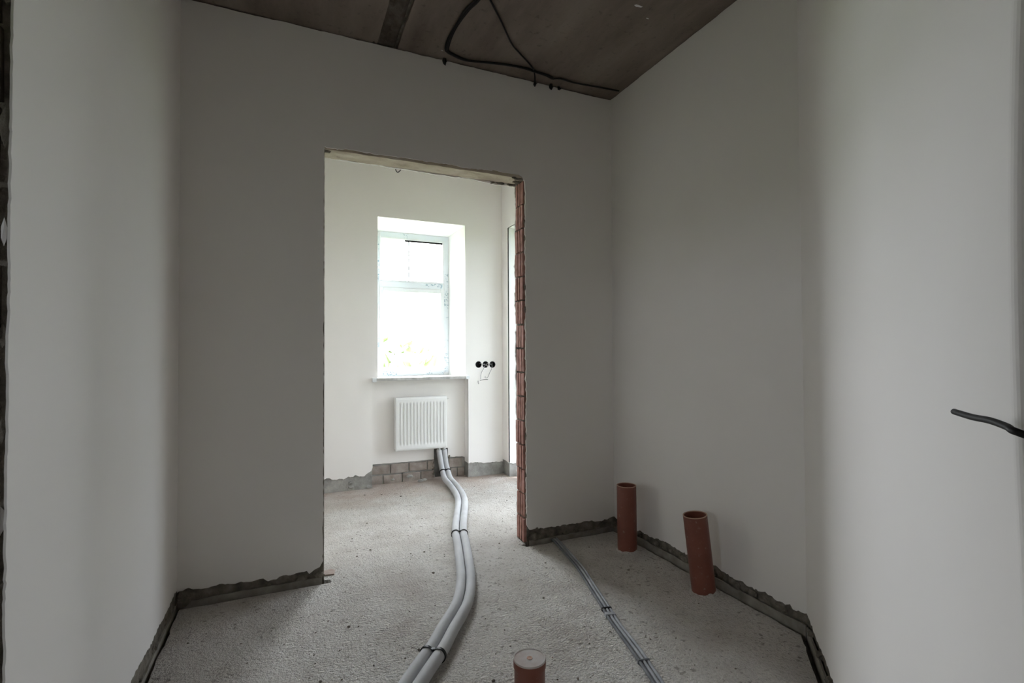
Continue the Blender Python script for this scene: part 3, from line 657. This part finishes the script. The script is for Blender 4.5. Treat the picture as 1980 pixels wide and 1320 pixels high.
def tie(px_, w=0.011):
    c = at(*px_, z=PR*1.6); i = min(range(len(path)), key=lambda k: (Vector((path[k].x, path[k].y))-Vector((c.x, c.y))).length + abs(path[k].z-PR)*0)
    tg = (path[min(i+2, len(path)-1)]-path[max(i-2, 0)]).normalized()
    a, b = Lp[i], Rp[i]; m_ = (a+b)/2; sx = (b-a).normalized(); sz = sx.cross(tg).normalized()
    if sz.z < 0: sz = -sz
    R_ = PR+0.0025
    # outline of the two touching pipes, drawn as one closed band
    ring = []
    for k in range(25):
        t_ = math.radians(-132 + 264*k/24); ring.append(b + sx*math.cos(t_)*R_ + sz*math.sin(t_)*R_)
    for k in range(25):
        t_ = math.radians(48 + 264*k/24); ring.append(a + sx*math.cos(t_)*R_ + sz*math.sin(t_)*R_)
    bm = bmesh.new(); n_ = len(ring); L4 = []
    for q in ring:
        o_ = (q-m_).normalized()*0.002
        L4.append([bm.verts.new(q-tg*w/2-o_), bm.verts.new(q-tg*w/2+o_), bm.verts.new(q+tg*w/2+o_), bm.verts.new(q+tg*w/2-o_)])
    for k in range(n_):
        A, B = L4[k], L4[(k+1) % n_]
        for j in range(4): bm.faces.new((A[j], A[(j+1) % 4], B[(j+1) % 4], B[j]))
    box(bm, m_+sz*(PR*0.72)-Vector((0.006, 0.006, 0.004)), m_+sz*(PR*0.72)+Vector((0.006, 0.006, 0.005)))
    adopt(from_bm('cable_tie', bm, M['black'], None), hp)
for q in ((865, 920), (888, 1027), (841, 1256)): tie(q)

# ------------------------------------------------------------------ sewer pipes standing in the floor
def sewer(name, px_base, h, tilt, label, seed, r=0.055):
    b = at(*px_base, z=0)
    t_ = empty(name, (b.x, b.y, 0), label, 'pipe', 'orange brown sewer pipes standing in the floor')
    body = lathe('pipe_body', [(r, -0.03), (r, 0.0), (r, h*0.5), (r, h-0.0015), (r-0.004, h-0.0015), (r-0.004, h*0.5), (r-0.004, -0.02), (0, -0.02)], M['pipe'], t_)
    lathe('cut_rim', [(r+0.0003, h-0.003), (r+0.0003, h), (r-0.0043, h), (r-0.0043, h-0.003)], M['pipe_rim'], t_)
    bm = bmesh.new(); k_ = 40; A = []; B = []
    for k in range(k_):                                # crumbled mortar collar where the pipe leaves the screed
        a = 2*math.pi*k/k_; q = 0.5+0.5*noise.noise((math.cos(a)*2, math.sin(a)*2, seed))
        A.append(bm.verts.new(((r-0.001)*math.cos(a), (r-0.001)*math.sin(a), 0.004+0.022*q*q))); B.append(bm.verts.new(((r+0.004+0.016*q)*math.cos(a), (r+0.004+0.016*q)*math.sin(a), -0.002)))
    for k in range(k_): bm.faces.new((A[k], B[k], B[(k+1) % k_], A[(k+1) % k_]))
    col = from_bm('mortar_collar', bm, M['screed'], t_)
    t_.rotation_euler = tilt
    return t_
# tilt measured as a lean in the picture plane
def lean(a): 
    ax = Vector((fw.x, fw.y, 0)).normalized(); q = Matrix.Rotation(a, 3, ax); return q.to_euler()
sewer('sewer_pipe', (1213, 1063), 0.372, lean(-0.005), 'upright open orange-brown pipe nearest the far corner', 3)
sewer('sewer_pipe', (1361, 1143), 0.365, lean(-0.105), 'leaning open orange-brown pipe, right of the upright one', 8)
cb = at(1024, 1271, z=0.098)
cp = empty('sewer_pipe', (cb.x, cb.y, 0), 'short orange-brown pipe closed with a dusty cap, at the bottom edge', 'pipe', 'orange brown sewer pipes standing in the floor')
lathe('pipe_body', [(0.0525, -0.03), (0.0525, 0.085), (0, 0.085)], M['pipe'], cp)
lathe('cap_skirt', [(0.0525, 0.070), (0.0555, 0.071), (0.0558, 0.090), (0.0545, 0.0935), (0.0535, 0.094)], M['pipe'], cp)
ct = lathe('cap_top', [(0.0548, 0.0930), (0.0535, 0.0985), (0.0515, 0.0985), (0.050, 0.0965), (0.02, 0.0968), (0.0, 0.0968)], M['cap_dust'], cp)
lathe('moulding_mark', [(0.010, 0.0966), (0.0095, 0.0985), (0.006, 0.0985), (0.0055, 0.0972), (0, 0.0972)], M['pipe_rim'], ct, 16)

# ------------------------------------------------------------------ grey cables taped together along the floor
fb = empty('floor_cables', at(1173, 1177, z=0), 'bundle of three thin grey cables lying on the floor beside the pipes', 'cables')
cpx = [(1058, 1029), (1066, 1037), (1083, 1053), (1121, 1097), (1146, 1135), (1173, 1177), (1191, 1205), (1229, 1256), (1264, 1307), (1290, 1350), (1330, 1420), (1390, 1530)]
cc = resample([at(x, y, z=0.007) for x, y in cpx], 0.02)
cr = 0.0062
for k, off in enumerate((-1, 0, 1)):
    P = []
    for i, p in enumerate(cc):
        tg = (cc[min(i+1, len(cc)-1)]-cc[max(i-1, 0)]).normalized(); s_ = Vector((tg.y, -tg.x, 0))
        w_ = off*(cr*2.5) + 0.0035*noise.noise((i*0.11, k*5.0, 2))*(1 if k != 1 else 0.2)
        P.append(p + s_*w_ + Vector((0, 0, 0.0005)))
    tube('cable', P, cr, (M['conduit'], M['conduit'], M['conduit_dark'])[k], fb, 10, 0.02, False)
def flat_tie(px_, w, m_, parent):
    c = at(*px_, z=0.007); i = min(range(len(cc)), key=lambda k: (cc[k]-c).length)
    tg = (cc[i+1]-cc[i-1]).normalized(); s_ = Vector((tg.y, -tg.x, 0)); hw = cr*3.7
    ring = [(-hw, 0.0), (-hw, 0.010), (-hw*0.9, 0.0155), (hw*0.9, 0.0155), (hw, 0.010), (hw, 0.0)]
    bm = bmesh.new(); A = [bm.verts.new(Vector((cc[i].x, cc[i].y, z)) + s_*x - tg*w/2) for x, z in ring]; B = [bm.verts.new(Vector((cc[i].x, cc[i].y, z)) + s_*x + tg*w/2) for x, z in ring]
    k_ = len(ring)
    for k in range(k_): bm.faces.new((A[k], A[(k+1) % k_], B[(k+1) % k_], B[k]))
    bm.faces.new(A[::-1]); bm.faces.new(B)
    adopt(from_bm('cable_tie', bm, m_, None), parent)
flat_tie((1172, 1176), 0.008, M['black'], fb); flat_tie((1180, 1189), 0.02, M['conduit'], fb); flat_tie((1244, 1279), 0.007, M['conduit_dark'], fb)

# ------------------------------------------------------------------ black cables under the ceiling
def cz(lst, dz): return [at(x, y, z=H-dz) for x, y in lst]
bu = empty('ceiling_cables', at(863, 97, z=H), 'thick bundle of black cables looping along the ceiling edge over the doorway', 'cables')
main = [(1010, -130), (955, -45), (924, 0), (904, 19), (883, 49), (869, 75), (863.5, 94), (866, 100), (876, 106), (902, 117), (939, 121), (977, 125), (1014, 132), (1036, 139), (1059, 147), (1070, 153)]
m3 = resample(cz(main, 0.016), 0.02)
for k, (dx, dy, dz) in enumerate(((0, 0, 0), (0.008, 0.003, 0.005), (-0.004, 0.007, 0.004))):
    tube('cable', [p + Vector((dx, dy, dz)) + Vector((noise.noise((i*0.15, k*4, 0)), noise.noise((i*0.15, k*4, 7)), 0))*0.004 for i, p in enumerate(m3)], 0.0052, M['cable'], bu, 8, 0.02, False)
tube('cable', cz([(1059, 147), (1072, 152), (1084, 152), (1111, 160), (1160, 169), (1197, 176)], 0.012), 0.0048, M['cable'], bu, 8)
def clip(x, y, parent, sz=0.012):
    p = at(x, y, V=VB-0.012)
    cl_ = adopt(lump('cable_clip', (p.x, VB-0.008, min(p.z, H-0.012)), sz, M['cable'], None, x, 2, (0.8, 0.8, 1.5)), parent)
    adopt(tube('clip_tail', [(p.x, VB-0.01, min(p.z, H-0.012)), (p.x+0.008, VB-0.022, H-0.022), (p.x-0.004, VB-0.03, H-0.03)], 0.002, M['cable'], None, 6), cl_)
clip(860, 108, bu, 0.015); clip(1066, 166, bu, 0.014); clip(1081, 156, bu, 0.009)
th = empty('ceiling_cable', at(988, 82, z=H), 'single thin black cable crossing the ceiling to the wall edge', 'cable')
tube('cable', cz([(905, -90), (930, -35), (948, 0), (969, 41), (988, 82), (1003, 101), (1018, 117), (1030, 132)], 0.010) + [at(1034, 146, z=H-0.018), Vector((at(1034, 158, V=VB-0.008).x, VB-0.008, H-0.035))], 0.0044, M['cable'], th, 8)
clip(1035, 161, th, 0.011)

# ------------------------------------------------------------------ little wire loop hanging behind the lintel
VH = VB+TW+0.012
hk = tube('wire_loop', [at(762, 314, V=VH), at(763, 320, V=VH), at(766, 330, V=VH), at(769.5, 333, V=VH), at(775, 328, V=VH), at(780, 320, V=VH), at(781, 314, V=VH)], 0.0028, M['wire_dark'], None, 8, 0.004)
tag(hk, 'small dark wire loop hanging below the lintel', 'wire')

# ------------------------------------------------------------------ black cable end poking in at the right
W0 = D0 + DD*(sde+0.004) - DN*0.05
pr_ = at_diag(1980, 840, 0.05)
wi = tube('loose_cable', [at_diag(1845, 795.5, 0.045), at_diag(1880, 806, 0.047), at_diag(1915, 813, 0.05), at_diag(1950, 826, 0.05), pr_, Vector((W0.x, W0.y, pr_.z-0.025))+DD*0.05, Vector((W0.x, W0.y, pr_.z-0.035))], 0.0042, M['cable'], None, 10, 0.012)
tag(wi, 'stiff black cable end poking into view before the right wall', 'cable')

# ------------------------------------------------------------------ three empty socket boxes with loose wires
for k, (p, nm) in enumerate(zip(so, ('leftmost of three black round socket boxes right of the window', 'middle one of three black round socket boxes with dangling wires', 'rightmost of three black round socket boxes, next to the room corner'))):
    t_ = empty('socket_box', (p.x, VF, p.z), nm, 'socket', 'empty socket boxes in the far wall')
    c = lathe('cup', [(SR+0.002, -0.0012), (SR+0.002, 0.001), (SR-0.0015, 0.001), (SR-0.0015, -0.044), (0, -0.044), (0, -0.046), (SR, -0.046), (SR, -0.0012)], M['black'], t_, 24)
    c.rotation_euler = (math.radians(90), 0, 0)
    def wires(lst, m_=M['wire'], r=0.0022):
        adopt(tube('wire', [at(x, y, V=VF-d) for x, y, d in lst], r, m_, None, 6, 0.01), t_)
    if k == 0: wires([(927, 703, -0.02), (929.5, 701.5, 0.004), (932, 703.5, 0.008), (936, 704, 0.006), (938, 704, -0.01)], M['sill'])
    if k == 1:
        wires([(939, 705, -0.02), (937, 708, 0.01), (935.5, 712, 0.018), (931.5, 719, 0.02), (929.7, 726, 0.02), (929.5, 733, 0.018)])
        wires([(928, 735.2, 0.02), (934, 734, 0.02), (943.5, 733.3, 0.018)], M['wire_dark'], 0.0024)
        wires([(924.3, 736, 0.012), (924.6, 740, 0.012), (926, 742, 0.012)], M['wire_dark'])
        wires([(939, 706, -0.02), (941, 703.5, 0.004), (944, 702.8, 0.008), (948, 703.5, 0.004), (950, 704.5, -0.01)], M['sill'])
        wires([(940, 705.5, -0.01), (941.5, 706, 0.012), (943, 709, 0.014)], M['sill'], 0.003)
    if k == 2: wires([(951.5, 702, -0.02), (951.3, 706, 0.008), (951, 712, 0.016), (947, 720, 0.02), (944, 728, 0.02), (940, 730.5, 0.02), (937.5, 729, 0.02), (939, 727.3, 0.02)])

# ------------------------------------------------------------------ crumbs and a shard on the floor
ps = at(637, 1106, z=0.004)
bm = bmesh.new(); o_ = [(-0.03, -0.03), (0.022, -0.035), (0.03, 0.02), (0.01, 0.033), (-0.028, 0.03)]
A = [bm.verts.new((ps.x+x, ps.y+y, 0.0005)) for x, y in o_]; B = [bm.verts.new((ps.x+x*0.93, ps.y+y*0.93, 0.007)) for x, y in o_]
for k in range(5): bm.faces.new((A[k], A[(k+1) % 5], B[(k+1) % 5], B[k]))
bm.faces.new(B); bm.faces.new(A[::-1])
tag(from_bm('brick_shard', bm, noisy('pale_pink_shard', [(0.3, (0.42, 0.33, 0.29)), (0.7, (0.52, 0.44, 0.40))], 30), None), 'flat pale pinkish shard lying at the left foot of the doorway', 'shard')
bm = bmesh.new(); rnd = random.Random(11)
for k in range(520):
    u = rnd.uniform(UL+0.08, UR-0.06); v = rnd.uniform(1.0, VF-0.05); 
    if u < DL-0.1 and v > VB-0.05: continue
    if VB-0.06 < v < VB+TW+0.02 and not (DL+0.04 < u < DR-0.04): continue
    if u > U2-0.05 and v > VB or (u-v > 0.42 and v < VRE+0.1): continue
    if min((p.x-u)**2+(p.y-v)**2 for p in path[::3]) < 0.08**2 or min((p.x-u)**2+(p.y-v)**2 for p in cc) < 0.04**2: continue
    r_ = rnd.uniform(0.0012, 0.0035) if rnd.random() < 0.92 else rnd.uniform(0.004, 0.007)
    s0 = len(bm.verts); rr = bmesh.ops.create_icosphere(bm, subdivisions=1, radius=r_)
    for w_ in rr['verts']: w_.co = Vector((w_.co.x*rnd.uniform(0.8, 1.6), w_.co.y*rnd.uniform(0.8, 1.3), w_.co.z*0.7)) + Vector((u, v, r_*0.4))
tag(from_bm('mortar_crumbs', bm, M['rough'], None), 'scattered tiny dark mortar crumbs on the screed', 'crumbs', kind='stuff')
